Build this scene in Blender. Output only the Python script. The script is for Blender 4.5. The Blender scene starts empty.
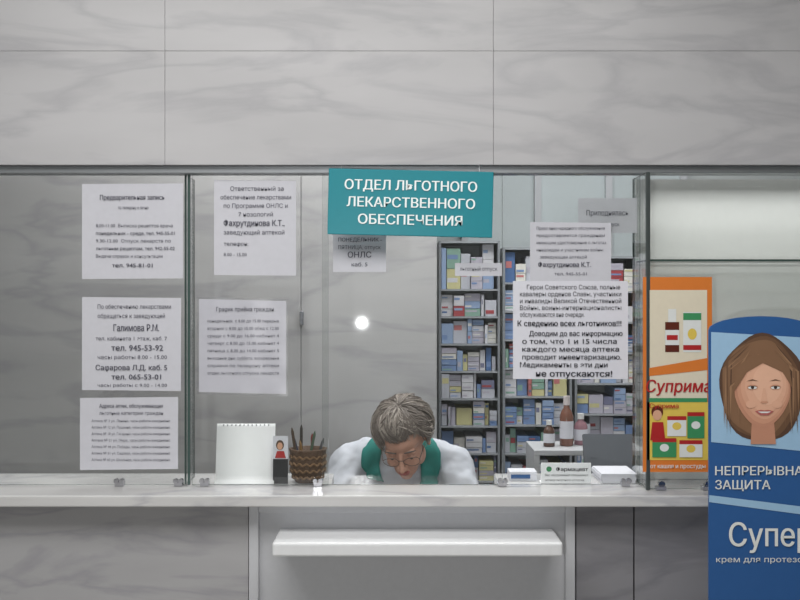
import bpy, bmesh, math, random
from mathutils import Vector, Matrix, Euler
from mathutils.bvhtree import BVHTree
random.seed(7)
S=bpy.context.scene
S.view_settings.view_transform='Standard'
COL=S.collection
F=1020.0; CAMZ=1.6; CAMD=3.0
def X(px,d=0.0): return (px-400)*(CAMD+d)/F
def Z(py,d=0.0): return CAMZ-(py-300)*(CAMD+d)/F
def lin(c):
    r=[]
    for v in c[:3]:
        v=v/255.0
        r.append(v/12.92 if v<=0.04045 else ((v+0.055)/1.055)**2.4)
    return (r[0],r[1],r[2],1)
MATS={}
def mat(name,c,rough=0.5,metal=0.0,bump=0.0,bscale=60,var=0.0,spec=0.5,emit=0):
    if name in MATS: return MATS[name]
    m=bpy.data.materials.new(name); m.use_nodes=True
    nt=m.node_tree; b=nt.nodes['Principled BSDF']
    b.inputs['Base Color'].default_value=lin(c)
    b.inputs['Roughness'].default_value=rough
    b.inputs['Metallic'].default_value=metal
    b.inputs['Specular IOR Level'].default_value=spec
    tc=nt.nodes.new('ShaderNodeTexCoord')
    n=nt.nodes.new('ShaderNodeTexNoise'); n.inputs['Scale'].default_value=bscale
    nt.links.new(tc.outputs['Object'],n.inputs['Vector'])
    v=max(var,0.04)
    mr=nt.nodes.new('ShaderNodeMapRange'); mr.inputs[3].default_value=1-v; mr.inputs[4].default_value=1+v
    nt.links.new(n.outputs[0],mr.inputs[0])
    hs=nt.nodes.new('ShaderNodeHueSaturation'); hs.inputs['Color'].default_value=lin(c)
    nt.links.new(mr.outputs[0],hs.inputs['Value']); nt.links.new(hs.outputs[0],b.inputs['Base Color'])
    if bump>0:
        bp=nt.nodes.new('ShaderNodeBump'); bp.inputs['Strength'].default_value=bump; bp.inputs['Distance'].default_value=0.004
        nt.links.new(n.outputs[0],bp.inputs['Height']); nt.links.new(bp.outputs[0],b.inputs['Normal'])
    MATS[name]=m; return m
def marble(name,c1,c2,scale=1.6,rough=0.25):
    m=bpy.data.materials.new(name); m.use_nodes=True
    nt=m.node_tree; b=nt.nodes['Principled BSDF']; b.inputs['Roughness'].default_value=rough
    tc=nt.nodes.new('ShaderNodeTexCoord')
    mp=nt.nodes.new('ShaderNodeMapping'); mp.inputs['Rotation'].default_value=(0.2,0.75,0.2); mp.inputs['Scale'].default_value=(.8,1,3.2)
    nt.links.new(tc.outputs['Object'],mp.inputs[0])
    n=nt.nodes.new('ShaderNodeTexNoise'); n.inputs['Scale'].default_value=scale; n.inputs['Detail'].default_value=7; n.inputs['Distortion'].default_value=.5
    nt.links.new(mp.outputs[0],n.inputs['Vector'])
    s=nt.nodes.new('ShaderNodeMath'); s.operation='SUBTRACT'; s.inputs[1].default_value=0.5
    a=nt.nodes.new('ShaderNodeMath'); a.operation='ABSOLUTE'
    nt.links.new(n.outputs[0],s.inputs[0]); nt.links.new(s.outputs[0],a.inputs[0])
    r=nt.nodes.new('ShaderNodeValToRGB'); r.color_ramp.elements[0].position=0.0; r.color_ramp.elements[0].color=lin(c2)
    r.color_ramp.elements[1].position=0.06; r.color_ramp.elements[1].color=lin(c1)
    nt.links.new(a.outputs[0],r.inputs[0])
    n2=nt.nodes.new('ShaderNodeTexNoise'); n2.inputs['Scale'].default_value=scale*1.3; n2.inputs['Detail'].default_value=4
    nt.links.new(mp.outputs[0],n2.inputs['Vector'])
    mr=nt.nodes.new('ShaderNodeMapRange'); mr.inputs[1].default_value=0.3; mr.inputs[2].default_value=0.7; mr.inputs[3].default_value=0.94; mr.inputs[4].default_value=1.04
    nt.links.new(n2.outputs[0],mr.inputs[0])
    hs=nt.nodes.new('ShaderNodeHueSaturation'); nt.links.new(r.outputs[0],hs.inputs['Color']); nt.links.new(mr.outputs[0],hs.inputs['Value'])
    nt.links.new(hs.outputs[0],b.inputs['Base Color'])
    MATS[name]=m; return m
M_marble=marble('marble_wall',(182,181,182),(168,167,170),1.6,.35)
M_marbleF=marble('marble_fascia',(180,179,181),(168,167,170),1.8,.35)
M_marbleC=marble('marble_counter',(200,199,199),(182,181,184),3.0,0.15)
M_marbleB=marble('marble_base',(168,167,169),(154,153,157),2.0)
M_marbleShade=marble('marble_shaded',(134,133,137),(122,121,126),2.0)  # base marble darkened: shade on the right panels put into its colour
def glassmat(name,tint,base=.045,rough=.02):
    # thin-sheet glass: view-angle reflectance that is the same from both sides
    m=bpy.data.materials.new(name); m.use_nodes=True; nt=m.node_tree; nt.nodes.clear()
    o=nt.nodes.new('ShaderNodeOutputMaterial'); t=nt.nodes.new('ShaderNodeBsdfTransparent'); g=nt.nodes.new('ShaderNodeBsdfGlossy')
    g.inputs['Roughness'].default_value=rough; t.inputs[0].default_value=tint
    lw=nt.nodes.new('ShaderNodeLayerWeight'); lw.inputs['Blend'].default_value=.5
    p=nt.nodes.new('ShaderNodeMath'); p.operation='POWER'; p.inputs[1].default_value=4.5
    q=nt.nodes.new('ShaderNodeMath'); q.operation='MULTIPLY_ADD'; q.inputs[1].default_value=1-base; q.inputs[2].default_value=base
    nt.links.new(lw.outputs['Facing'],p.inputs[0]); nt.links.new(p.outputs[0],q.inputs[0])
    mx=nt.nodes.new('ShaderNodeMixShader')
    nt.links.new(q.outputs[0],mx.inputs[0]); nt.links.new(t.outputs[0],mx.inputs[1]); nt.links.new(g.outputs[0],mx.inputs[2]); nt.links.new(mx.outputs[0],o.inputs[0])
    MATS[name]=m; return m
M_glass=glassmat('clear_glass',(0.955,0.965,0.96,1),.06)
M_sleeve=glassmat('plastic_sleeve',(0.96,0.96,0.97,1),.07,.3)
M_edge=mat('glass_edge',(66,84,80),0.1)
M_chrome=mat('chrome',(200,200,205),0.2,1.0)
M_alu=mat('aluminium',(165,168,172),0.35,0.8)
M_paper=mat('paper',(194,194,201),0.8)
M_paper2=mat('paper_bright',(212,212,220),0.8)
M_ink=mat('ink',(84,84,95),0.8)
M_ink2=mat('ink_black',(42,42,50),0.8)
M_white=mat('white_laminate',(194,195,199),0.35)
M_teal=mat('teal_sign',(18,128,140),0.35)
M_wtext=mat('white_letter',(232,240,240),0.5)
M_black=mat('black_plastic',(30,30,34),0.4)

def link(o,parent=None):
    COL.objects.link(o)
    if parent is not None: o.parent=parent
    return o
def empty(name,loc=(0,0,0)):
    e=bpy.data.objects.new(name,None); e.location=(0,0,0); e.empty_display_size=0.1; COL.objects.link(e); return e
def mk(name,bm,mats,parent=None,smooth=False):
    me=bpy.data.meshes.new(name); bm.normal_update(); bm.to_mesh(me); bm.free()
    for m in (mats if isinstance(mats,(list,tuple)) else [mats]): me.materials.append(m)
    if smooth:
        for p in me.polygons: p.use_smooth=True
    o=bpy.data.objects.new(name,me); return link(o,parent)
def addbox(bm,x0,x1,y0,y1,z0,z1,mi=0,M=None):
    vs=[bm.verts.new(Vector(c)) for c in [(x0,y0,z0),(x1,y0,z0),(x1,y1,z0),(x0,y1,z0),(x0,y0,z1),(x1,y0,z1),(x1,y1,z1),(x0,y1,z1)]]
    if M is not None:
        for v in vs: v.co=M@v.co
    fs=[]
    for f in [(0,3,2,1),(4,5,6,7),(0,1,5,4),(1,2,6,5),(2,3,7,6),(3,0,4,7)]:
        fc=bm.faces.new([vs[i] for i in f]); fc.material_index=mi; fs.append(fc)
    return fs
def box(name,x0,x1,y0,y1,z0,z1,m,parent=None,bevel=0.0,M=None):
    bm=bmesh.new(); addbox(bm,x0,x1,y0,y1,z0,z1,0,M)
    if bevel>0: bmesh.ops.bevel(bm,geom=bm.edges[:],offset=bevel,segments=2,affect='EDGES',profile=0.5)
    return mk(name,bm,m,parent)
def addcone(bm,p0,p1,r0,r1,seg=16,mi=0):
    p0=Vector(p0);p1=Vector(p1);d=p1-p0;L=d.length
    q=d.to_track_quat('Z','Y').to_matrix().to_4x4()
    M=Matrix.Translation((p0+p1)/2)@q
    r=bmesh.ops.create_cone(bm,cap_ends=True,cap_tris=False,segments=seg,radius1=max(r0,1e-5),radius2=max(r1,1e-5),depth=L,matrix=M)
    for v in r['verts']:
        for f in v.link_faces: f.material_index=mi
def addsph(bm,c,r,M=None,u=20,v=14,mi=0):
    if not isinstance(r,(tuple,list)): r=(r,r,r)
    T=Matrix.Translation(Vector(c))@Matrix.Diagonal((r[0],r[1],r[2],1))
    if M is not None: T=M@T
    rr=bmesh.ops.create_uvsphere(bm,u_segments=u,v_segments=v,radius=1,matrix=T)
    for vv in rr['verts']:
        for f in vv.link_faces: f.material_index=mi
def capsule(bm,pts,rs,M=None):
    P=[(M@Vector(p) if M is not None else Vector(p)) for p in pts]
    for i,p in enumerate(P):
        addsph(bm,p,rs[i],u=16,v=10)
        if i: addcone(bm,P[i-1],p,rs[i-1],rs[i],16)
def quad(bm,x0,x1,z0,z1,y,mi=0):
    f=bm.faces.new([bm.verts.new((x0,y,z0)),bm.verts.new((x1,y,z0)),bm.verts.new((x1,y,z1)),bm.verts.new((x0,y,z1))]); f.material_index=mi
def poly(bm,pts,y,mi=0):
    f=bm.faces.new([bm.verts.new((p[0],y,p[1])) for p in pts]); f.material_index=mi
    f.normal_update()
    if f.normal.y>0: f.normal_flip()
def ell(cx,cz,rx,rz,n=28): return [(cx+rx*math.cos(2*math.pi*i/n),cz+rz*math.sin(2*math.pi*i/n)) for i in range(n)]
def remesh(name,bm,vox,mats,parent=None,smooth=6,fac=0.5):
    me=bpy.data.meshes.new(name+'_src'); bm.to_mesh(me); bm.free()
    o=bpy.data.objects.new(name+'_src',me); COL.objects.link(o)
    md=o.modifiers.new('r','REMESH'); md.mode='VOXEL'; md.voxel_size=vox; md.use_smooth_shade=True
    sm=o.modifiers.new('s','SMOOTH'); sm.iterations=smooth; sm.factor=fac
    dg=bpy.context.evaluated_depsgraph_get(); dg.update()
    me2=bpy.data.meshes.new_from_object(o.evaluated_get(dg)); me2.name=name
    bpy.data.objects.remove(o)
    me2.materials.clear()
    for m in (mats if isinstance(mats,(list,tuple)) else [mats]): me2.materials.append(m)
    for p in me2.polygons: p.use_smooth=True
    r=bpy.data.objects.new(name,me2); return link(r,parent)
HOMO={ord('ф'):'\u03c6'}
def textbm(bm,body,x0,x1,zb,h,y,mi=0,bold=0.0,fit=True,rot=0,shear=0,piv=None):
    body=body.translate(HOMO)
    cu=bpy.data.curves.new('t','FONT'); cu.body=body; cu.resolution_u=2; cu.shear=shear
    o=bpy.data.objects.new('t',cu); COL.objects.link(o)
    dg=bpy.context.evaluated_depsgraph_get(); dg.update()
    me=bpy.data.meshes.new_from_object(o.evaluated_get(dg)); bpy.data.objects.remove(o)
    if len(me.vertices)==0: return
    xs=[v.co.x for v in me.vertices]; a,b=min(xs),max(xs)
    sz=h/0.70
    sx=(x1-x0)/max(b-a,1e-4)
    offs=[(0,0,0)] if bold<=0 else [(-bold,0,0),(bold,0,.0005)]
    if bold>=.03: offs.append((0,bold*.5,.001))
    for (ox,oz,oy) in offs:
        nv=[]
        for v in me.vertices:
            x=x0+(v.co.x-a+ox)*sx; z=zb+(v.co.y+oz)*sz
            if rot and piv:
                dx,dz=x-piv[0],z-piv[1]; x=piv[0]+dx*math.cos(rot)-dz*math.sin(rot); z=piv[1]+dx*math.sin(rot)+dz*math.cos(rot)
            nv.append(bm.verts.new((x,y-oy,z)))
        for p in me.polygons:
            try:
                f=bm.faces.new([nv[i] for i in p.vertices]); f.material_index=mi
                f.normal_update()
                if f.normal.y>0: f.normal_flip()
            except Exception: pass
    bpy.data.meshes.remove(me)
def notice(name,px0,py0,px1,py1,lines,d=-0.006,m=None,ink=None,skew=0,sleeve=False):
    x0,x1=X(px0,d),X(px1,d); z1,z0=Z(py0,d),Z(py1,d)
    bm=bmesh.new(); nx=8;nz=8
    g=[[bm.verts.new((x0+(x1-x0)*i/nx,d-0.0006*math.sin(i*0.9+j*0.5),z0+(z1-z0)*j/nz+skew*(i/nx))) for i in range(nx+1)] for j in range(nz+1)]
    for j in range(nz):
        for i in range(nx): bm.faces.new([g[j][i],g[j][i+1],g[j+1][i+1],g[j+1][i]])
    s=mk(name,bm,m or M_paper,None,True)
    bt=bmesh.new(); W=x1-x0;H=z1-z0
    for (t,a,b,yb,h,bold) in lines:
        textbm(bt,t,x0+a*W,x0+b*W,z1-yb*H+skew*(a+b)/2,h*H,d-0.0022,0,bold)
    mk('printed_text',bt,ink or M_ink,s)
    if sleeve:
        bs=bmesh.new(); nn=14; e=.006
        gg=[[bs.verts.new((x0-e+(W+2*e)*i/nn,d-0.005-.0012*math.sin(i*1.1+j*.6)*math.cos(j*.7),z0-e+(H+2*e)*j/nn+skew*(i/nn))) for i in range(nn+1)] for j in range(nn+1)]
        for j in range(nn):
            for i in range(nn): bs.faces.new([gg[j][i],gg[j][i+1],gg[j+1][i+1],gg[j+1][i]])
        mk('plastic_sleeve',bs,M_sleeve,s,True)
    return s

# ---------------------------------------------------------------- room shell
box('floor',-2.6,2.8,-3.6,2.6,-0.05,0,mat('floor_tile',(150,146,140),0.3,var=0.1,bscale=4))
M_wallp=mat('wall_paint',(190,194,194),0.7)
box('ceiling',-2.6,2.8,-3.6,2.6,3.0,3.05,mat('ceiling_paint',(215,215,213),0.8))
box('wall_back',-2.6,2.8,2.5,2.6,0,3.0,M_wallp)
box('wall_left',-2.7,-2.6,-3.6,2.6,0,3.0,M_wallp)
box('wall_right',2.8,2.9,-3.6,2.6,0,3.0,M_wallp)
box('wall_front',-2.6,2.8,-3.7,-3.6,0,3.0,mat('hall_paint',(140,142,138),0.8))
lint=empty('wall_lintel')
zl=Z(167)
xs=[-2.6,-1.62,-0.68,0.27,1.22,2.8]
for i in range(5):
    box('slab_%d'%(i+1),xs[i]+0.0004,xs[i+1]-0.0004,-0.05,0.06,zl,2.32,M_marbleF,lint,0.0006)
    box('slab_upper_%d'%(i+1),xs[i]+0.0004,xs[i+1]-0.0004,-0.05,0.06,2.3208,2.995,M_marbleF,lint,0.0006)
box('rail',-2.59,2.79,-0.03,0.03,zl-0.022,zl-0.0005,M_alu,lint,0.002)
D=1.3
pt=empty('wall_partition')
for i,(a,b) in enumerate([(-2.59,-1.70),(-1.70,X(192,D)),(X(192,D),X(301,D)),(X(301,D),X(437,D))]):
    box('marble_panel_%d'%(i+1),a+0.0012,b-0.0012,D,D+0.14,0,2.995,M_marble,pt,0.001)
box('door_lock',X(300,D),X(304,D),D-0.02,D-0.001,Z(325,D),Z(311,D),M_chrome,pt,0.002)

# ---------------------------------------------------------------- counter
ct=empty('service_counter')
zc=Z(486)
n0,n1=X(330,.03),X(500,.03)
bm=bmesh.new()
o=[(-2.59,-.15),(2.79,-.15),(2.79,.22),(n1,.22),(n1,.028),(n0,.028),(n0,.22),(-2.59,.22)]
a=[bm.verts.new((p[0],p[1],zc-.032)) for p in o]; b=[bm.verts.new((p[0],p[1],zc)) for p in o]
bm.faces.new(a[::-1]); bm.faces.new(b)
for i in range(8): bm.faces.new([a[i],a[(i+1)%8],b[(i+1)%8],b[i]])
bmesh.ops.bevel(bm,geom=bm.edges[:],offset=.004,segments=2,affect='EDGES',profile=.5)
mk('stone_top',bm,M_marbleC,ct)
yb=-0.08
xa,xb,xc=X(249,yb),X(575,yb),X(634,yb)
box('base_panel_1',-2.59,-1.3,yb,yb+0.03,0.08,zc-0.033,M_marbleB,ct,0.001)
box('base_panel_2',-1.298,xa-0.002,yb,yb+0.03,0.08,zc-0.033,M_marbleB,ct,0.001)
box('base_panel_3',xb+0.004,xc-0.002,yb,yb+0.03,0.08,zc-0.033,M_marbleShade,ct,0.001)
box('base_panel_4',xc+0.002,2.79,yb,yb+0.03,0.08,zc-0.033,M_marbleShade,ct,0.001)
box('plinth',-2.59,2.79,yb+0.03,yb+0.06,0,zc-0.033,M_marbleShade,ct)
box('bay_panel',xa,xb,yb+0.018,yb+0.029,0.08,zc-0.033,M_white,ct)
for n,(a,b,c,dd) in {'bay_frame_left':(xa,xa+0.028,0.08,zc-0.034),'bay_frame_right':(xb-0.028,xb,0.08,zc-0.034),'bay_frame_top':(xa+0.028,xb-0.028,zc-0.062,zc-0.034)}.items():
    box(n,a,b,yb-0.006,yb+0.018,c,dd,M_white,ct,0.003)
ys=-0.24
box('bag_shelf',X(272,ys),X(563,ys),ys,yb+0.018,Z(557,ys),Z(543,ys),mat('shelf_white',(222,223,225),0.3),ct,0.006)
for px in (300,535):
    bm=bmesh.new(); x=X(px,ys); z=Z(557,ys)
    vs=[(x,ys+0.06,z),(x,yb+0.018,z),(x,yb+0.018,z-0.04)]
    a=[bm.verts.new(v) for v in vs]; b=[bm.verts.new((v[0]+0.012,v[1],v[2])) for v in vs]
    bm.faces.new(a);bm.faces.new(b[::-1])
    for i in range(3): bm.faces.new([a[i],b[i],b[(i+1)%3],a[(i+1)%3]])
    mk('shelf_bracket_%d'%px,bm,M_white,ct)

# ---------------------------------------------------------------- glazing
gp=empty('glass_partition')
zt=zl-0.023
def pane(name,x0,x1,y0,y1,z0,z1,thin='y',parent=gp):
    bm=bmesh.new(); fs=addbox(bm,x0,x1,y0,y1,z0,z1)
    bm.normal_update()
    for f in fs:
        n=f.normal
        big=abs(n.y)>0.9 if thin=='y' else abs(n.x)>0.9 if thin=='x' else abs(n.z)>0.9
        f.material_index=0 if big else 1
    return mk(name,bm,[M_glass,M_edge],parent)
pane('pane_1',-2.58,-1.4,-0.004,0.004,zc+0.004,zt)
pane('pane_2',-1.396,X(188),-0.004,0.004,zc+0.004,zt)
pane('pane_3',X(192),X(328.5),-0.004,0.004,zc+0.004,zt)
pane('pane_4',X(322),X(503),0.010,0.018,zc+0.002,zt)
pane('pane_5',X(502),X(640),-0.004,0.004,zc+0.004,zt)
pane('pane_return_left',X(184),X(184)+0.006,0.008,0.13,zc+0.004,zt,'x')
box('corner_strip',X(188),X(190.5),-0.006,0.006,zc+0.004,zt,M_edge,gp)
bm=bmesh.new()
def clamp(px,dy=0.0):
    x=X(px); 
    addbox(bm,x-0.012,x+0.012,-0.014+dy,0.014+dy,zc+0.001,zc+0.013)
    addcone(bm,(x-0.007,-0.020+dy,zc+0.018),(x-0.007,-0.008+dy,zc+0.018),0.007,0.007,14)
    addcone(bm,(x+0.009,-0.020+dy,zc+0.018),(x+0.009,-0.008+dy,zc+0.018),0.007,0.007,14)
for p in (120,179,205,318,502,625): clamp(p)
mk('clamps',bm,M_chrome,gp)

dc=empty('display_case')
xl=X(641); xr=1.75
M_da=mat('dark_alu',(78,84,84),0.3,0.4)
pane('side_glass',xl,xl+0.006,-0.056,0.11,zc+0.004,zt,'x',dc)
pane('front_glass',xl+0.010,xr,-0.066,-0.058,zc+0.004,zt,'y',dc)
pane('glass_shelf',xl+0.01,xr,-0.05,0.10,Z(262),Z(262)+0.006,'z',dc)
box('post',xl-0.002,xl+0.010,-0.072,-0.060,zc+0.001,zt,M_da,dc,0.002)
box('back_panel',xl+.012,xr,0.112,0.124,zc+0.001,zt,mat('case_back',(222,223,220),0.8,spec=.2),dc)
bm=bmesh.new()
for px in (655,700): 
    x=X(px); addcone(bm,(x,-0.082,zc+0.02),(x,-0.067,zc+0.02),0.009,0.009,16); addbox(bm,x-0.014,x+0.014,-0.075,-0.05,zc+0.001,zc+0.012)
mk('case_clamps',bm,M_chrome,dc)

# ---------------------------------------------------------------- hanging sign
sg=empty('department_sign')
ds=-0.07
cx,cz=X(410.5,ds),Z(203,ds); w=X(493,ds)-X(328,ds); h=(Z(170,ds)-Z(236,ds)); rt=-math.radians(1.3)
R=Matrix.Translation((cx,0,cz))@Matrix.Rotation(-rt,4,'Y')
box('board',-w/2,w/2,ds,ds+0.008,-h/2,h/2,M_teal,sg,0.002,R)
bm=bmesh.new()
for t,a,b,zb in [('ОТДЕЛ ЛЬГОТНОГО',-0.40,0.40,0.19),('ЛЕКАРСТВЕННОГО',-0.385,0.39,-0.07),('ОБЕСПЕЧЕНИЯ',-0.315,0.315,-0.33)]:
    textbm(bm,t,cx+a*w,cx+b*w,cz+zb*h,0.145*h,ds-0.0022,0,0.02,rot=rt,piv=(cx,cz))
mk('lettering',bm,M_wtext,sg)
bm=bmesh.new()
for sx in (-0.42,0.42): addcone(bm,(cx+sx*w,ds+0.010,cz+h*0.4),(cx+sx*w,-0.052,cz+h*0.58),0.001,0.001,8)
mk('hanger',bm,M_alu,sg)

# ---------------------------------------------------------------- notices
notice('notice_sheet',82,184,183,279,[('Предварительная запись',.18,.82,.17,.05,.02),('по телефону и лично',.36,.66,.27,.035,0),
 ('8.00-11.00  Выписка рецептов врача',.14,.9,.46,.035,0),('понедельник - среда, тел. 945-55-01',.14,.92,.54,.035,.01),('9.30-12.00  Отпуск лекарств по',.14,.88,.62,.035,0),
 ('льготным рецептам, тел. 942-55-02',.14,.92,.70,.035,.01),('Выдача справок и консультации',.14,.8,.78,.035,0),('тел. 945-81-01',.3,.7,.88,.04,.02)],skew=.002)
notice('notice_sheet',82,297,181,390,[('По обеспечению лекарствами',.16,.9,.12,.045,0),('обращаться к заведующей',.16,.84,.22,.045,0),('Галимова Р.М.',.32,.78,.36,.07,.02),
 ('тел. кабинета 1 этаж, каб. 7',.14,.86,.46,.04,0),('тел. 945-53-92',.3,.82,.57,.06,.02),('часы работы 8.00 - 15.00',.16,.86,.66,.04,0),('Сафарова Л.Д. каб. 5',.14,.86,.78,.055,.02),('тел. 065-53-01',.3,.8,.88,.055,.02),('часы работы с 9.00 - 14.00',.16,.86,.96,.035,0)],skew=-.003)
notice('notice_sheet',80,398,178,470,[('Адреса аптек, обслуживающих',.2,.85,.14,.05,.02),('льготные категории граждан',.2,.85,.24,.05,.0)]+[('Аптека № %d ул. %s, часы работы ежедневно'%(n,u),.12,.92,.34+.09*i,.035,0) for i,(n,u) in enumerate([(3,'Ленина'),(12,'Пушкина'),(18,'Гагарина'),(21,'Мира'),(44,'Победы'),(51,'Садовая'),(60,'Школьная')])],skew=.003)
notice('notice_sheet',214,180,296,275,[('Ответственный за',.2,.85,.11,.045,0),('обеспечение лекарствами',.08,.94,.20,.045,0),('по Программе ОНЛС и',.12,.9,.29,.045,0),('7 нозологий',.3,.72,.38,.045,0),('Фахрутдинова К.Т.,',.12,.86,.48,.06,.02),('заведующий аптекой',.12,.86,.57,.045,0),('телефон:',.12,.42,.69,.04,0),('8.00 - 15.00',.12,.4,.8,.035,0)],skew=-.002)
notice('notice_sheet',199,299,286,392,[('График приёма граждан',.2,.86,.12,.045,.01)]+[(t,.1,.92,.24+.08*i,.032,0) for i,t in enumerate(['понедельник  с 8.00 до 15.00 перерыв','вторник с 8.00 до 15.00 обед с 12.00','среда с 9.00 до 16.00 кабинет 4','четверг с 8.00 до 15.00 кабинет 4','пятница с 8.00 до 14.00 кабинет 5','выходные дни: суббота, воскресенье','справки по телефону аптеки','отдел льготного отпуска лекарств'])],skew=-0.006,sleeve=True)
notice('notice_sheet',333,234,386,272,[('ПОНЕДЕЛЬНИК -',.1,.92,.2,.1,.01),('ПЯТНИЦА, отпуск',.1,.9,.4,.1,0),('ОНЛС',.28,.72,.62,.15,.02),('каб. 5',.35,.65,.85,.1,0)],d=0.007)
notice('notice_sheet',530,222,611,282,[('Право внеочередного обслуживания',.08,.92,.12,.05,0),('предоставляется гражданам',.08,.92,.24,.05,0),('имеющим удостоверение о льготах',.08,.94,.36,.05,0),('инвалидам и участникам войны',.08,.9,.48,.05,0),('заведующая аптекой',.12,.7,.6,.05,0),('Фахрутдинова К.Т.',.1,.75,.74,.075,.02),('тел. 945-55-01',.3,.7,.88,.05,0)],skew=-0.003)
notice('notice_sheet',578,198,637,233,[('Приподнялась',.14,.85,.5,.15,0),('цена на отпуск',.14,.7,.8,.1,0)],d=0.007)
notice('notice_sheet',455,263,502,276,[('льготный отпуск',.1,.9,.6,.3,0)],d=0.006)
notice('notice_sheet',513,281,628,379,[('Герои Советского Союза, полные',.12,.93,.085,.045,0),('кавалеры орденов Славы, участники',.06,.94,.155,.045,0),('и инвалиды Великой Отечественной',.06,.94,.225,.045,0),('Войны, воины-интернационалисты',.06,.94,.295,.045,0),('обслуживаются вне очереди.',.06,.62,.365,.045,0),
 ('К сведению всех льготников!!!',.04,.94,.46,.055,.018),('Доводим до вас информацию',.14,.95,.56,.05,.01),('о том, что 1 и 15 числа',.08,.9,.64,.05,.01),('каждого месяца аптека',.08,.92,.72,.05,.01),('проводит инвентаризацию.',.08,.94,.80,.05,.01),('Медикаменты в эти дни',.06,.82,.88,.05,.01),('не отпускаются!',.2,.86,.975,.06,.02)],m=M_paper2,ink=M_ink2,d=-0.009)

# ---------------------------------------------------------------- poster (fixed to the outside of the case glass)
ps=empty('advertising_poster'); d=-0.071
x=lambda p:X(p,d); z=lambda p:Z(p,d)
M_or=mat('poster_orange',(212,120,48),0.4); M_cr=mat('poster_cream',(218,208,186),0.4); M_gr=mat('poster_green',(60,140,90),0.4)
M_rd=mat('poster_red',(170,36,36),0.4); M_br=mat('bottle_brown',(92,40,26),0.3); M_ye=mat('poster_yellow',(218,190,84),0.4); M_sk=mat('poster_skin',(210,160,130),0.5); M_wh=mat('poster_white',(218,220,218),0.4)
box('sheet',x(643),x(712),d,d+0.003,z(472),z(277),M_or,ps)
bm=bmesh.new(); y=d-0.001
quad(bm,x(649),x(707),z(402),z(290),y,1)
quad(bm,x(647),x(709),z(460),z(402),y,5)
y-=.001
quad(bm,x(665),x(679),z(352),z(322),y,4); quad(bm,x(668),x(676),z(322),z(309),y,7); quad(bm,x(665),x(679),z(345),z(330),y-.0005,7); quad(bm,x(666.5),x(677.5),z(340),z(335),y-.001,3)
quad(bm,x(683),x(701),z(352),z(312),y,7); quad(bm,x(683),x(701),z(320),z(313),y-.0005,2); quad(bm,x(683),x(701),z(350),z(345),y-.0005,3); poly(bm,ell(x(692),z(334),.013,.016),y-.0005,5)
poly(bm,[(x(649),z(368)),(x(707),z(358)),(x(707),z(370)),(x(649),z(376))],y,0)
textbm(bm,'Суприма',x(646),x(711),z(392),.034,y-.001,3,0.02,shear=.15)
quad(bm,x(649),x(707),z(402),z(398),y,2)
poly(bm,ell(x(657),z(412),.017,.018),y-.0005,4); poly(bm,ell(x(657),z(415),.013,.015),y-.001,6); poly(bm,[(x(650),z(440)),(x(665),z(440)),(x(663),z(422)),(x(652),z(422))],y-.0008,3)
for k,(a,b,t,bt,c) in enumerate([(667,686,416,436,7),(687,704,412,438,2),(652,676,438,457,2),(679,702,440,457,7)]):
    yy=y-.001-.0004*k
    quad(bm,x(a),x(b),z(bt),z(t),yy,c); poly(bm,ell(x((a+b)/2),z((t+bt)/2),.013,.011),yy-.0002,5 if c==7 else 7); quad(bm,x(a),x(b),z(t+4),z(t),yy-.0003,3)
textbm(bm,'Суприма',x(649),x(678),z(408),.013,y-.003,3,0.02)
textbm(bm,'от кашля и простуды',x(650),x(705),z(468),.012,y-.001,7,0.01)
mk('artwork',bm,[M_or,M_cr,M_gr,M_rd,M_br,M_ye,M_sk,M_wh],ps)

# ---------------------------------------------------------------- cardboard standee
st=empty('cardboard_standee'); d=-0.42
x=lambda p:X(p,d); z=lambda p:Z(p,d)
M_bl=mat('standee_blue',(44,88,144),0.35); M_lb=mat('standee_light_blue',(150,184,212),0.35)
M_dbl=mat('standee_navy',(26,52,108),0.35); M_lip=mat('standee_lip',(168,92,88),0.5)
sk=[mat('printed_skin_%d'%i,c,.45) for i,c in enumerate([(184,132,108),(196,144,118),(206,156,130),(213,165,139),(219,173,147)])]
hr=[mat('printed_hair_%d'%i,c,.45) for i,c in enumerate([(84,60,46),(104,76,56),(126,94,70),(148,114,86)])]
M_eyed=mat('printed_eye',(60,50,46),.4)
xL,xR=709,814
o=[(x(xL),0.02),(x(xR),0.02),(x(xR),z(330))]
for i in range(1,12):
    a=math.pi*i/12; o.append(((x(xL)+x(xR))/2+math.cos(a)*((x(xR)-x(xL))/2),z(330)+math.sin(a)*0.035))
o.append((x(xL),z(330)))
bm=bmesh.new(); f=[bm.verts.new((p[0],d,p[1])) for p in o]; b=[bm.verts.new((p[0],d+.008,p[1])) for p in o]
bm.faces.new(f); bm.faces.new(b[::-1])
for i in range(len(o)): j=(i+1)%len(o); bm.faces.new([f[i],b[i],b[j],f[j]])
bmesh.ops.recalc_face_normals(bm,faces=bm.faces[:])
mk('board',bm,M_bl,st)
ML=[M_bl,M_lb,M_wh,M_dbl,M_lip,M_eyed]+sk+hr
bm=bmesh.new(); y=d-.001
poly(bm,[(x(711),z(442)),(x(812),z(452)),(x(812),z(338)),(x(711),z(332))],y,1)
fc=x(762)
for k,(sx,sz,dx) in enumerate([(1,1,0),(.93,.95,-.004),(.84,.90,-.008)]):
    pts=[]
    for i in range(40):
        a=2*math.pi*i/40; r=1+.03*math.sin(5*a+k)
        pts.append((fc+dx+.108*sx*r*math.cos(a),z(388)+.136*sz*r*math.sin(a)))
    poly(bm,pts,y-.0006-.0004*k,11+k)
rs_=random.Random(3)
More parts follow.
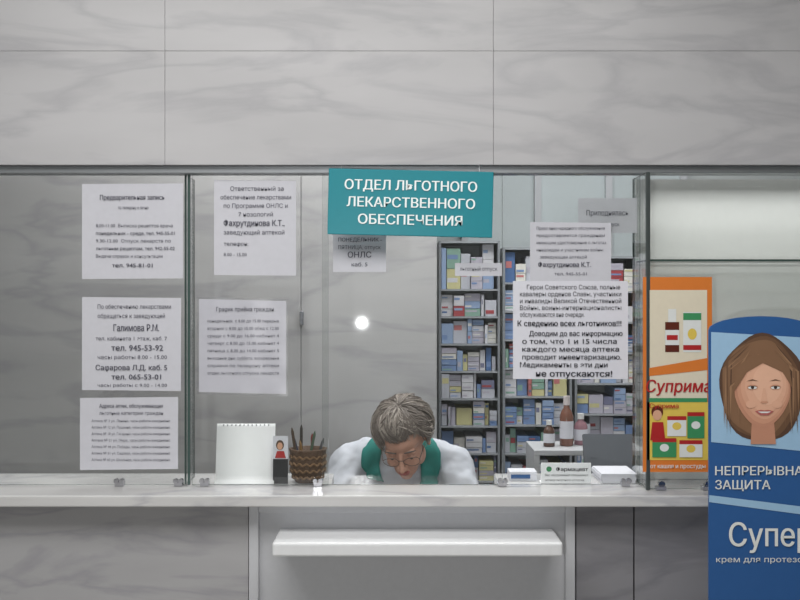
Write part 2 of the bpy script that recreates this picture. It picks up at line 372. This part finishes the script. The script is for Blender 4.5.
for i in range(30):
    s=rs_.choice([-1,1]); x0=fc+s*rs_.uniform(.055,.098); zt_=z(rs_.uniform(352,380)); zb_=z(rs_.uniform(420,436)); wd=rs_.uniform(.002,.005)
    poly(bm,[(fc+s*.03,zt_+.03),(x0+wd,zt_-.02),(x0+wd*.5+s*.002,zb_),(x0-wd,zt_-.02)],y-.0019-.00001*i,rs_.choice([11,12,13,14]))
poly(bm,[(fc-.03,z(444)),(fc+.034,z(444)),(fc+.028,z(415)),(fc-.026,z(415))],y-.0023,6)
for k,(s_,dx) in enumerate([(1,0),(.93,.002),(.85,.005),(.74,.008),(.55,.012)]):
    pts=[]
    for i in range(40):
        a=2*math.pi*i/40; c_,s2=math.cos(a),math.sin(a)
        wj=1-.22*max(0,-s2)**1.5
        pts.append((fc+dx+.071*s_*c_*wj,z(391)+.004*k+.093*s_*s2))
    poly(bm,pts,y-.0026-.0003*k,6+k)
yy=y-.0044
poly(bm,[(fc-.073,z(392)),(fc-.069,z(368)),(fc-.03,z(356)),(fc+.03,z(352)),(fc+.067,z(366)),(fc+.075,z(388)),(fc+.05,z(372)),(fc+.0,z(363)),(fc-.04,z(372))],yy,13)
for s in (-1,1):
    ex=fc+.003+s*.029
    poly(bm,ell(ex,z(387),.0145,.0065,20),yy-.0001,7); poly(bm,ell(ex,z(387.5),.0115,.0036,20),yy-.0003,2); poly(bm,ell(ex,z(387.3),.0042,.0040,14),yy-.0005,5)
    poly(bm,[(ex-.013,z(387)),(ex-.006,z(385.6)),(ex+.006,z(385.6)),(ex+.013,z(387)),(ex+.006,z(386.3)),(ex-.006,z(386.3))],yy-.0007,5)
    poly(bm,[(ex-.016,z(381)),(ex,z(379)),(ex+.016,z(381)),(ex,z(380.3))],yy-.0003,12)
    poly(bm,ell(fc+.003+s*.033,z(404),.013,.010,18),yy-.00005,9)
poly(bm,[(fc+.001,z(388)),(fc+.006,z(388)),(fc+.012,z(401)),(fc-.005,z(401))],yy-.0002,9); poly(bm,ell(fc+.004,z(402),.010,.003,16),yy-.0003,7)
poly(bm,[(fc-.020,z(411)),(fc-.005,z(409.6)),(fc+.004,z(410.2)),(fc+.013,z(409.6)),(fc+.028,z(411)),(fc+.014,z(415)),(fc-.006,z(415))],yy-.0002,4)
poly(bm,[(fc-.013,z(411.3)),(fc+.021,z(411.3)),(fc+.012,z(412.8)),(fc-.004,z(412.8))],yy-.0004,2)
textbm(bm,'НЕПРЕРЫВНАЯ',x(715),x(810),z(475),.022,y-.001,2,0.012)
textbm(bm,'ЗАЩИТА',x(715),x(770),z(489),.022,y-.001,2,0.012)
poly(bm,[(x(xL),z(502)),(x(xR),z(516)),(x(xR),z(508)),(x(xL),z(495))],y,1)
textbm(bm,'Супер',x(729),x(811),z(546),.058,y-.001,2,0.012)
textbm(bm,'крем для протезов',x(716),x(808),z(562),.014,y-.001,2,0.0)
quad(bm,x(712),x(810),0.06,0.25,y,3)
mk('printed_artwork',bm,ML,st)
bm=bmesh.new(); addbox(bm,x(725),x(795),d+.009,d+.16,0.0,0.02); addbox(bm,x(758),x(762),d+.009,d+.12,0.02,.6); mk('foot',bm,M_cr,st)

# ---------------------------------------------------------------- counter items
cal=empty('desk_calendar'); d=0.03
bm=bmesh.new(); xa0,xb0=X(215,d),X(274,d); zt0=Z(425,d); N=14
prof=[(d+0.035-0.03*(1-t),zc+0.014+(zt0-zc-0.014)*t) for t in [i/N for i in range(N+1)]]
curl=[(prof[0][0]-0.016*math.sin(a),zc+0.014-0.011*math.sin(a)) for a in [math.pi/2*i/5 for i in range(5,0,-1)]]
pp=curl+prof
va=[bm.verts.new((xa0,p[0],p[1])) for p in pp]; vb=[bm.verts.new((xb0,p[0],p[1])) for p in pp]
for i in range(len(pp)-1): bm.faces.new([va[i],vb[i],vb[i+1],va[i+1]])
bmesh.ops.recalc_face_normals(bm,faces=bm.faces[:])
c=mk('sheet',bm,mat('calendar_paper',(250,250,252),0.7),cal,True)
sm=c.modifiers.new('s','SOLIDIFY'); sm.thickness=0.0015
box('stand',xa0+0.01,xb0-0.01,d+0.05,d+0.058,zc+0.001,zt0-0.02,M_paper2,cal)
bm=bmesh.new()
x=lambda p:X(p,d); z=lambda p:Z(p,d)
quad(bm,x(273),x(288),z(459),z(436),d,0); poly(bm,ell(x(280),z(445),.012,.015,16),d-.001,1); poly(bm,ell(x(280),z(446),.008,.011,16),d-.0015,2); poly(bm,[(x(275),z(458)),(x(286),z(458)),(x(284),z(451)),(x(277),z(451))],d-.0018,3)
quad(bm,x(273),x(288),zc+.001,z(459),d,4)
mk('photo_card',bm,[M_paper2,hr[0],M_sk,M_rd,M_black],cal)
bm=bmesh.new(); 
for i in range(12): addcone(bm,(xa0+.02+i*(xb0-xa0-.04)/11,d+0.03,zt0-.004),(xa0+.021+i*(xb0-xa0-.04)/11,d+0.055,zt0-.004),.002,.002,8)
mk('binding',bm,M_chrome,cal)
pot=empty('pen_pot'); d=0.07; cxp=X(308,d)
M_wick=mat('wicker',(86,62,44),0.6,bump=0.8,bscale=120,var=0.3)
bm=bmesh.new(); n=32; prev=None
hs=[(0.0,.036),(0.01,.042),(.03,.049),(.055,.052),(.078,.051),(.092,.053),(.10,.058),(.10,.050),(.03,.043)]
for (hh,r) in hs:
    ring=[bm.verts.new((cxp+math.cos(2*math.pi*i/n)*(r+(0.0025 if i%2 and 0.005<hh<.095 else 0)),d+math.sin(2*math.pi*i/n)*r,zc+0.001+hh)) for i in range(n)]
    if prev:
        for i in range(n): bm.faces.new([prev[i],prev[(i+1)%n],ring[(i+1)%n],ring[i]])
    prev=ring
bm.faces.new(prev[::-1])
mk('pot',bm,M_wick,pot,True)
for k,(hh,rr) in enumerate(((.018,.047),(.038,.053),(.058,.0545),(.078,.0535))):
    bm=bmesh.new()
    for i in range(32):
        a=2*math.pi*i/32; a2=2*math.pi*(i+1)/32
        addcone(bm,(cxp+rr*math.cos(a),d+rr*math.sin(a),zc+hh+.004*(-1)**i),(cxp+rr*math.cos(a2),d+rr*math.sin(a2),zc+hh-.004*(-1)**i),.003,.003,6)
    mk('weave_%d'%k,bm,mat('wicker_light',(120,90,62),0.6),pot)
for i,(dx,dy,tx,hh,c) in enumerate([(-.02,.01,-.04,.085,(30,40,70)),(.01,.02,.0,.09,(120,40,40)),(.02,-.01,.04,.08,(40,40,44)),(-.01,-.02,-.02,.075,(120,90,50)),(.0,.0,.03,.10,(60,80,60)),(-.03,.0,-.03,.11,(70,54,40)),(-.02,-.01,.0,.12,(50,44,40))]):
    bm=bmesh.new(); p=Vector((cxp+dx,d+dy,zc+.04)); q=p+Vector((tx*.6,.01,hh)); addcone(bm,p,q,.0045,.0045,8); addcone(bm,q,q+(q-p).normalized()*.012,.0045,.001,8)
    mk('pen_%d'%i,bm,mat('pen_%d'%i,c,.4),pot)
npl=empty('name_plate'); d=0.035
x=lambda p:X(p,d); z=lambda p:Z(p,d)
M_card=mat('card_white',(244,244,247),.7)
box('card',x(541),x(591),d,d+.004,zc+.001,z(463),M_card,npl)
box('foot',x(541),x(591),d+.004,d+.04,zc+.0005,zc+.004,M_card,npl)
bm=bmesh.new(); textbm(bm,'Фармацевт',x(556),x(588),z(471),.011,d-.001,0,.015); textbm(bm,'Вас обслуживает специалист',x(545),x(588),z(476),.006,d-.001,0,0); textbm(bm,'аптеки льготного отпуска',x(545),x(584),z(481),.006,d-.001,0,0)
poly(bm,ell(x(549),z(469),.008,.008,16),d-.001,1)
mk('printed_text',bm,[M_ink2,M_gr],npl)
bm=bmesh.new()
for i in range(7): addbox(bm,X(598,.1)+random.uniform(-.004,.004),X(632,.1)+random.uniform(-.004,.004),.04,.19,zc+.001+i*.004,zc+.0045+i*.004)
mk('paper_stack',bm,M_paper2)
bm=bmesh.new(); addbox(bm,X(509,.1),X(536,.1),.08,.15,zc+.001,zc+.028,0); addbox(bm,X(509,.1)+.004,X(536,.1)-.02,.078,.0795,zc+.008,zc+.02,1)
mk('tissue_packet',bm,[M_paper2,M_bl])
# ---------------------------------------------------------------- inner desk
dk=empty('office_desk'); M_desk=mat('desk_laminate',(176,170,160),.4,var=.08)
box('desktop',-1.2,1.35,0.0,0.60,0.725,0.75,M_desk,dk,.002)
for i,xx in enumerate((-1.18,-.5,.6,1.3)): box('leg_panel_%d'%i,xx,xx+.02,0.02,0.58,0.0,0.725,M_desk,dk)
cr=empty('cash_register')
M_dev=mat('device_grey',(104,108,116),.5)
box('body',.60,.86,.34,.58,.751,.86,M_dev,cr,.012)
bm=bmesh.new(); M=Matrix.Translation((.74,.50,.90))@Matrix.Rotation(math.radians(-18),4,'X'); addbox(bm,-.10,.10,-.012,.012,.05,.24,0,M); addbox(bm,-.02,.02,-.01,.01,-.05,.06,0,M); addbox(bm,-.088,.088,.0125,.014,.062,.228,1,M); mk('display',bm,[M_dev,M_black],cr)
bm=bmesh.new()
for i in range(5):
    for j in range(3): addbox(bm,.63+i*.042,.66+i*.042,.50+j*.026,.52+j*.026,.86,.868)
mk('keys',bm,M_paper,cr)
rs=empty('desk_riser'); box('top',.50,1.3,.80,1.05,1.02,1.04,M_white,rs,.002); box('side_1',.50,.52,.80,1.05,0,1.02,M_white,rs); box('side_2',1.28,1.3,.80,1.05,0,1.02,M_white,rs); box('shelf',.52,1.28,.80,1.05,.76,.775,M_white,rs)
def bottle(name,x,y,z,h,r,cb,cc):
    e=empty(name); bm=bmesh.new(); n=24; prev=None
    for (t,rr) in [(0,.9),(.02,1),(.6,1),(.7,.75),(.76,.45),(.84,.42)]:
        ring=[bm.verts.new((x+math.cos(2*math.pi*i/n)*r*rr,y+math.sin(2*math.pi*i/n)*r*rr,z+h*t)) for i in range(n)]
        if prev:
            for i in range(n): bm.faces.new([prev[i],prev[(i+1)%n],ring[(i+1)%n],ring[i]])
        else: bm.faces.new(ring[::-1])
        prev=ring
    bm.faces.new(prev); mk('body',bm,mat('b%s'%(cb,),cb,.2),e,True)
    bm=bmesh.new(); addcone(bm,(x,y,z+h*.82),(x,y,z+h),r*.5,r*.48,20); mk('cap',bm,mat('b%s'%(cc,),cc,.4),e)
    bm=bmesh.new(); addcone(bm,(x,y,z+h*.15),(x,y,z+h*.5),r*1.02,r*1.02,24); mk('label',bm,M_paper2,e)
bottle('medicine_bottle',.64,.92,1.041,.19,.026,(120,80,66),(210,200,200))
bottle('medicine_bottle',.70,.95,1.041,.12,.026,(150,110,120),(220,220,220))
bottle('medicine_bottle',.57,.90,1.041,.10,.022,(86,60,50),(230,230,230))

# ---------------------------------------------------------------- medicine shelving
PAL=[(214,214,220),(196,198,208),(222,220,214),(120,146,190),(150,172,206),(196,120,120),(140,176,160),(206,200,150),(120,122,150),(186,182,196),(168,70,76),(76,110,160)]
PM=[mat('carton_%d'%i,c,.5) for i,c in enumerate(PAL)]
M_rack=mat('rack_metal',(160,164,170),.4); M_rackd=mat('rack_upright',(136,140,146),.4)
def rack(x0,x1,y0,y1,zs,top,name='medicine_shelving',wts=None):
    e=empty(name)
    bm=bmesh.new()
    for xx in (x0,x1-.010): 
        addbox(bm,xx,xx+.010,y0,y1,0,top)
    mk('uprights',bm,M_rackd,e)
    bm=bmesh.new()
    for zz in zs: addbox(bm,x0+.010,x1-.010,y0+.002,y1,zz-.008,zz)
    addbox(bm,x0+.010,x1-.010,y0+.002,y1,top-.010,top)
    mk('shelves',bm,M_rack,e)
    box('back',x0,x1,y1+.001,y1+.012,0,top,mat('rack_back',(170,174,180),.6),e)
    bm=bmesh.new(); zl2=list(zs)+[top]
    for k,zz in enumerate(zs):
        gap=zl2[k+1]-zz-.010; xx=x0+.012
        while xx<x1-.02:
            w=random.choice([random.uniform(.014,.03),random.uniform(.03,.08)]); w=min(w,x1-.012-xx)
            if w<.012: break
            nst=random.choice([1,1,2,3,4]) if gap>.1 else random.choice([1,2])
            if nst>=3: w=max(w,min(.055,x1-.012-xx))
            hh=gap*random.uniform(.55,.99); mi=random.choices(range(12),weights=wts or [6,5,4,2,3,1,1,1,2,4,.8,1])[0]
            yy=y0+random.uniform(.003,.04)
            for s in range(nst):
                if nst>1 and random.random()<.4: mi=random.choices(range(12),weights=wts or [6,5,4,2,3,1,1,1,2,4,.8,1])[0]
                hs_=hh/nst; o1=random.uniform(0,.004)
                addbox(bm,xx+o1*.4,xx+w-.002-o1*.4,yy+o1,y1-.01,zz+.001+s*hs_,zz+(s+1)*hs_-.001,mi)
                m2=random.randrange(12); a=random.uniform(.1,.6); fz=zz+.001+s*hs_
                quad(bm,xx+.003,xx+w*random.uniform(.4,.85),fz+hs_*a,fz+hs_*min(a+.22,.9),yy+o1-.001,m2)
            xx+=w
    mk('cartons',bm,PM,e)
rack(X(439,1.65),X(500,1.65),1.65,1.9,[.15+.125*i for i in range(13)],1.87)
rack(X(503,1.65),X(572,1.65),1.65,1.9,[.12+.13*i for i in range(13)],1.84,wts=[4,4,3,3,3,2,2,2,2,3,2,2])
rack(X(575,1.65),X(640,1.65),1.65,1.9,[.10+.14*i for i in range(12)],1.80)
rack(X(643,1.65),X(740,1.65),1.65,1.9,[.2+.2*i for i in range(8)],1.80)
win=empty('window_1'); yw=2.49
M_blind=mat('window_pane_pale',(196,204,206),.3)
box('pane',.35,1.5,yw-.012,yw-.002,1.75,2.6,M_blind,win)
bm=bmesh.new()
for xx in (.33,.72,1.10,1.5): addbox(bm,xx,xx+.035,yw-.04,yw-.013,1.72,2.62)
for zz in (1.70,2.60): addbox(bm,.33,1.535,yw-.04,yw-.013,zz,zz+.04)
mk('frame',bm,M_white,win)

# ---------------------------------------------------------------- pharmacist
wm=empty('seated_woman')
M_coat=mat('coat_white',(196,199,208),.8,bump=.25,bscale=25)
M_skin=mat('skin',(194,148,128),.5,bump=.05,bscale=90,var=.06)
M_tealc=mat('collar_teal',(20,122,114),.7,bump=.2,bscale=40)
M_navy=mat('trousers_navy',(40,44,60),.8)
M_hr=mat('hair_grey_brown',(104,94,88),.5,var=.3,bscale=140)
M_hr2=mat('hair_light',(152,142,134),.5,var=.2,bscale=140)
hx=X(404,.48); hz=Z(439,.48); H0=Vector((hx,.48,hz))
HM=Matrix.Translation(H0)@Matrix.Rotation(math.radians(-10),4,'Z')@Matrix.Rotation(math.radians(-4),4,'Y')@Matrix.Rotation(math.radians(36),4,'X')@Matrix.Scale(1.06,4)
cx=.005
bm=bmesh.new()
for c,r in [((cx,.98,.57),(.19,.15,.10)),((cx,.93,.68),(.17,.135,.13)),((cx,.87,.80),(.175,.13,.13)),((cx,.79,.90),(.19,.13,.12)),((cx,.72,.98),(.18,.115,.085)),((cx,.70,1.03),(.13,.09,.05)),((cx-.08,.68,.90),(.085,.08,.085)),((cx+.08,.68,.90),(.085,.08,.085))]:
    addsph(bm,c,r)
for s in (-1,1):
    capsule(bm,[(cx+s*.05,.68,1.055),(cx+s*.12,.69,1.04),(cx+s*.185,.68,1.01),(cx+s*.232,.60,.89),(cx+s*.24,.52,.815),(cx+s*.16,.40,.80),(cx+s*.10,.335,.795)],[.055,.062,.073,.064,.055,.045,.038])
body=remesh('coat',bm,.009,[M_coat],wm,5)
tx=bpy.data.textures.new('folds','CLOUDS'); tx.noise_scale=.07
dm=body.modifiers.new('folds','DISPLACE'); dm.texture=tx; dm.strength=.022; dm.mid_level=.5
me=body.data
for v in me.vertices:
    p_=v.co; dx=abs(p_.x-cx)
    r_=math.sin((p_.z*1.4+dx*1.1+.3*p_.y)*55+2.5*math.sin(p_.x*19))
    wgt=min(1,max(0,(dx-.06)/.08))
    v.co+=v.normal*(.0030*r_*abs(r_)*wgt)
bb=bmesh.new(); bb.from_mesh(body.data); bvh=BVHTree.FromBMesh(bb)
def strip(name,outer,inner,n=14,mt=M_tealc,off=.013,nw=5,th=.006):
    bm=bmesh.new(); rows=[]
    def ev(pl,t):
        t*=len(pl)-1; i=min(int(t),len(pl)-2); f=t-i; return (pl[i][0]*(1-f)+pl[i+1][0]*f,pl[i][1]*(1-f)+pl[i+1][1]*f)
    for k in range(n+1):
        a=ev(outer,k/n); b=ev(inner,k/n); row=[]
        for j in range(nw+1):
            u=j/nw; px,pz=a[0]*(1-u)+b[0]*u,a[1]*(1-u)+b[1]*u
            h=bvh.ray_cast(Vector((px,.45,pz)),Vector((0,1,0)))
            if h[0] is None: h=bvh.find_nearest(Vector((px,.68,pz)))
            row.append(bm.verts.new(h[0]+h[1]*off))
        rows.append(row)
    for k in range(n):
        for j in range(nw): bm.faces.new([rows[k][j],rows[k][j+1],rows[k+1][j+1],rows[k+1][j]])
    o=mk(name,bm,mt,wm,True); s=o.modifiers.new('s','SOLIDIFY'); s.thickness=th; s.offset=0
    return o
zS=lambda p:Z(p,.62); xS=lambda p:X(p,.62)
strip('collar_left',[(xS(372),zS(443)),(xS(362),zS(452)),(xS(360),zS(468)),(xS(371),zS(480))],[(xS(388),zS(443)),(xS(382),zS(452)),(xS(380),zS(468)),(xS(384),zS(481))])
strip('collar_right',[(xS(432),zS(443)),(xS(441),zS(452)),(xS(442),zS(470)),(xS(436),zS(490))],[(xS(416),zS(443)),(xS(419),zS(452)),(xS(420),zS(470)),(xS(420),zS(488))])
bm=bmesh.new()
def hs_(c,r): addsph(bm,c,r,HM,24,16)
hs_((0,.015,.03),(.074,.094,.086)); hs_((0,-.035,-.02),(.060,.052,.072)); hs_((0,-.045,-.072),(.040,.038,.036)); hs_((0,-.066,-.095),(.020,.016,.015))
hs_((0,-.03,.04),(.062,.06,.05))
for s in (-1,1):
    hs_((s*.032,-.066,-.03),(.022,.018,.022)); hs_((s*.03,-.079,.018),(.024,.010,.007)); hs_((s*.045,-.01,-.06),(.018,.04,.025))
    hs_((s*.077,.012,-.012),(.007,.018,.030)); hs_((s*.079,.018,.002),(.007,.016,.016)); hs_((s*.011,-.098,-.036),(.008,.010,.007))
capsule(bm,[(0,-.086,.012),(0,-.098,-.012),(0,-.110,-.032)],[.008,.009,.011],HM)
hs_((0,-.089,-.060),(.021,.009,.0055)); hs_((0,-.087,-.069),(.018,.009,.006))
p=HM@Vector((0,.03,-.05)); capsule(bm,[p,(cx,.66,1.045),(cx,.72,.98)],[.052,.054,.06])
head=remesh('head_and_neck',bm,.0042,[M_skin,mat('lips',(168,96,92),.5)],wm,3,.5)
inv=HM.inverted()
for pl in head.data.polygons:
    c=inv@pl.center
    if c.y<-.088 and -.0745<c.z<-.0555 and abs(c.x)<.021: pl.material_index=1
M_eye=mat('eye_white',(225,222,218),.2); M_iris=mat('iris',(70,74,70),.2)
bm=bmesh.new()
for s in (-1,1):
    addsph(bm,(s*.031,-.071,.0),.0135,HM,mi=0); addsph(bm,(s*.031,-.0785,-.0065),.006,HM,mi=1)
mk('eyes',bm,[M_eye,M_iris],wm,True)
bm=bmesh.new()
for s in (-1,1): addsph(bm,(s*.031,-.0715,.0025),(.0165,.0152,.0128),HM)
mk('eyelids',bm,M_skin,wm,True)
bm=bmesh.new()
for s in (-1,1): capsule(bm,[(s*.014,-.088,.021),(s*.032,-.089,.027),(s*.048,-.079,.022)],[.0022,.0028,.0018],HM)
mk('eyebrows',bm,M_hr,wm,True)
M_fr=mat('spectacle_frame',(100,80,70),.3)
bm=bmesh.new()
for s in (-1,1):
    n=28; P=[]
    for i in range(n):
        a=2*math.pi*i/n; P.append(HM@Vector((s*.033+.026*math.cos(a),-.099+.006*abs(math.cos(a))*(1 if math.cos(a)*s>0 else 0),-.006+.0175*math.sin(a)+.002*math.sin(2*a))))
    for i in range(n): addcone(bm,P[i],P[(i+1)%n],.0011,.0011,8)
    addcone(bm,HM@Vector((s*.059,-.094,.0)),HM@Vector((s*.079,.01,.008)),.0014,.0014,8)
addcone(bm,HM@Vector((-.008,-.1,.0)),HM@Vector((.008,-.1,.0)),.0014,.0014,8)
mk('spectacles',bm,M_fr,wm)
cs=Vector((0,.018,.034)); RR=Vector((.086,.103,.090))
def tend(phi):
    a=abs(((phi+math.pi)%(2*math.pi))-math.pi)
    if a<.75: return math.radians(60+6*a)
    if a<1.5: return math.radians(65+(a-.75)/.75*49)
    return math.radians(114+(a-1.5)/1.64*16)
def hp(phi,th,k): return cs+Vector((RR.x*k*math.sin(th)*math.sin(phi),-RR.y*k*math.sin(th)*math.cos(phi),RR.z*k*math.cos(th)))
bm=bmesh.new(); n=48; m=14; g=[]
for j in range(m+1):
    g.append([bm.verts.new(HM@hp(2*math.pi*i/n,max(.001,tend(2*math.pi*i/n)*j/m),1.0+.04*math.sin(math.pi*j/m))) for i in range(n)])
for j in range(m):
    for i in range(n): bm.faces.new([g[j][i],g[j][(i+1)%n],g[j+1][(i+1)%n],g[j+1][i]])
hc=mk('hair_cap',bm,M_hr,wm,True); so=hc.modifiers.new('s','SOLIDIFY'); so.thickness=.006; so.offset=0
def strands(name,N,m_,seed,rad):
    rnd=random.Random(seed)
    cu=bpy.data.curves.new(name,'CURVE'); cu.dimensions='3D'; cu.bevel_depth=rad; cu.bevel_resolution=1
    clumps=[(rnd.uniform(0,6.28),rnd.uniform(-.9,.9)+.2,rnd.uniform(0,6.28),rnd.uniform(0,.15)) for _ in range(46)]
    for q in range(N):
        phi=rnd.uniform(0,2*math.pi)
        cl=min(clumps,key=lambda c:abs(((c[0]-phi+math.pi)%(2*math.pi))-math.pi))
        te=tend(phi)*rnd.uniform(.80,1.18); t0=rnd.uniform(.02,.6)*te
        k0=rnd.uniform(1.02,1.09); sw=cl[1]+rnd.uniform(-.2,.2); wv=cl[2]+rnd.uniform(-.4,.4); lift=cl[3]*rnd.uniform(.7,1)
        sp=cu.splines.new('POLY'); n=10; sp.points.add(n-1)
        for i in range(n):
            t=i/(n-1); th=t0+(te-t0)*t; ph=phi+sw*(t-.5)+.13*math.sin(wv+5*t)
            k=k0+lift*math.sin(math.pi*t)+.02*math.sin(wv+7*t)
            if i==0: k-=.03
            pnt=HM@hp(ph,th,k); sp.points[i].co=(pnt.x,pnt.y,pnt.z,1); sp.points[i].radius=1.0 if 0<i<n-2 else (.7 if i==n-2 else .25)
    cu.materials.append(m_); o=bpy.data.objects.new(name,cu); link(o,wm)
strands('hair_strands',900,M_hr,1,.0022)
strands('hair_strands_light',650,M_hr2,2,.0015)
def hand(name,M,s,grip=0):
    bm=bmesh.new()
    kn=[(-.030,.078,.0),(-.010,.086,.004),(.010,.084,.003),(.028,.074,-.002)]
    Ls=[(.036,.024,.018),(.041,.027,.019),(.038,.025,.018),(.029,.019,.016)]
    for k,l in zip(kn,Ls):
        kx=k[0]*-s
        capsule(bm,[(kx*.5,.0,0),(kx,k[1]*.5,.003),(kx,k[1],k[2])],[.017,.014,.0105],M)
        pts=[Vector((kx,k[1],k[2]))]; a=-.25-grip*.4
        for i,ll in enumerate(l):
            pts.append(pts[-1]+Vector((kx*.12,math.cos(a)*ll,math.sin(a)*ll))); a-=.30+grip*.45
        capsule(bm,pts,[.0098,.0088,.0080,.0068],M)
    capsule(bm,[(s*.014,.012,-.004),(s*.038,.038,-.012),(s*.048,.066,-.016),(s*.040,.090,-.020)],[.016,.0125,.0105,.0085],M)
    capsule(bm,[(0,-.04,0),(0,.01,0)],[.024,.023],M)
    return remesh(name,bm,.003,[M_skin],wm,3,.5)
zh=.785
Mr=Matrix.Translation((cx-.085,.31,zh))@Matrix.Rotation(math.radians(-35),4,'Z')@Matrix.Rotation(math.radians(180),4,'Z')
Ml=Matrix.Translation((cx+.085,.31,zh))@Matrix.Rotation(math.radians(35),4,'Z')@Matrix.Rotation(math.radians(180),4,'Z')
hand('right_hand',Mr,-1,.6); hand('left_hand',Ml,1,.0)
bm=bmesh.new()
for s in (-1,1): capsule(bm,[(cx+s*.09,.98,.56),(cx+s*.11,.72,.57),(cx+s*.11,.54,.55),(cx+s*.11,.56,.35),(cx+s*.11,.60,.11)],[.098,.085,.068,.058,.042])
remesh('trousers',bm,.012,[M_navy],wm,5)
bm=bmesh.new()
for s in (-1,1): capsule(bm,[(cx+s*.11,.61,.05),(cx+s*.11,.50,.035),(cx+s*.11,.44,.03)],[.045,.036,.028])
remesh('shoes',bm,.008,[M_black],wm,3)
box('prescription_form',-.10,.11,.05,.25,.7505,.7515,M_paper2)
oc=empty('office_chair')
M_fab=mat('chair_fabric',(50,54,66),.9)
box('seat',-.22,.25,.80,1.2,.39,.452,M_fab,oc,.02)
box('backrest',-.19,.22,1.19,1.24,.55,.93,M_fab,oc,.02)
bm=bmesh.new(); addcone(bm,(.015,.98,.07),(.015,.98,.40),.025,.025); addbox(bm,-.01,.04,1.215,1.235,.38,.60)
addbox(bm,-.01,.04,1.0,1.235,.375,.39)
for i in range(5):
    a=2*math.pi*i/5; q=(.015+.26*math.cos(a),.98+.22*math.sin(a),.06); addcone(bm,(.015,.98,.085),q,.02,.014); addsph(bm,(q[0],q[1],.028),.028)
mk('base',bm,M_black,oc)

# ---------------------------------------------------------------- lights
def area(name,loc,sx,sy,e,rot=(0,0,0),col=(1,1,1)):
    l=bpy.data.lights.new(name,'AREA'); l.shape='RECTANGLE'; l.size=sx; l.size_y=sy; l.energy=e; l.color=col
    o=bpy.data.objects.new(name,l); o.location=loc; o.rotation_euler=rot; COL.objects.link(o); return o
area('ceiling_light_hall',(-.3,-1.6,2.93),2.6,1.2,68,col=(1,.99,.97))
area('ceiling_light_office',(.1,.70,2.93),2.6,.7,48,col=(1,.99,.975))
area('ceiling_light_store',(1.0,1.5,2.93),1.4,.2,13,col=(.97,.98,1))
area('case_fill_light',((xl+xr)/2,.03,zt-.03),.95,.03,.8)  # added fill to brighten the case back panel, no fitting modelled
fl=bpy.data.lights.new('camera_flash','SPOT'); fl.energy=52; fl.shadow_soft_size=.02; fl.spot_size=math.radians(100); fl.spot_blend=.6
fo=bpy.data.objects.new('camera_flash',fl); fo.location=(-.225,-2.98,1.465); fo.rotation_euler=(math.radians(90),0,0); COL.objects.link(fo)
w=bpy.data.worlds.new('World'); S.world=w; w.use_nodes=True
w.node_tree.nodes['Background'].inputs[0].default_value=(.5,.52,.55,1); w.node_tree.nodes['Background'].inputs[1].default_value=.3
# ---------------------------------------------------------------- camera
cd=bpy.data.cameras.new('camera'); cd.sensor_width=36; cd.lens=36*F/800; cd.clip_start=.05
co=bpy.data.objects.new('camera',cd); co.location=(0,-CAMD,CAMZ); co.rotation_euler=(math.radians(90),0,0); COL.objects.link(co); S.camera=co
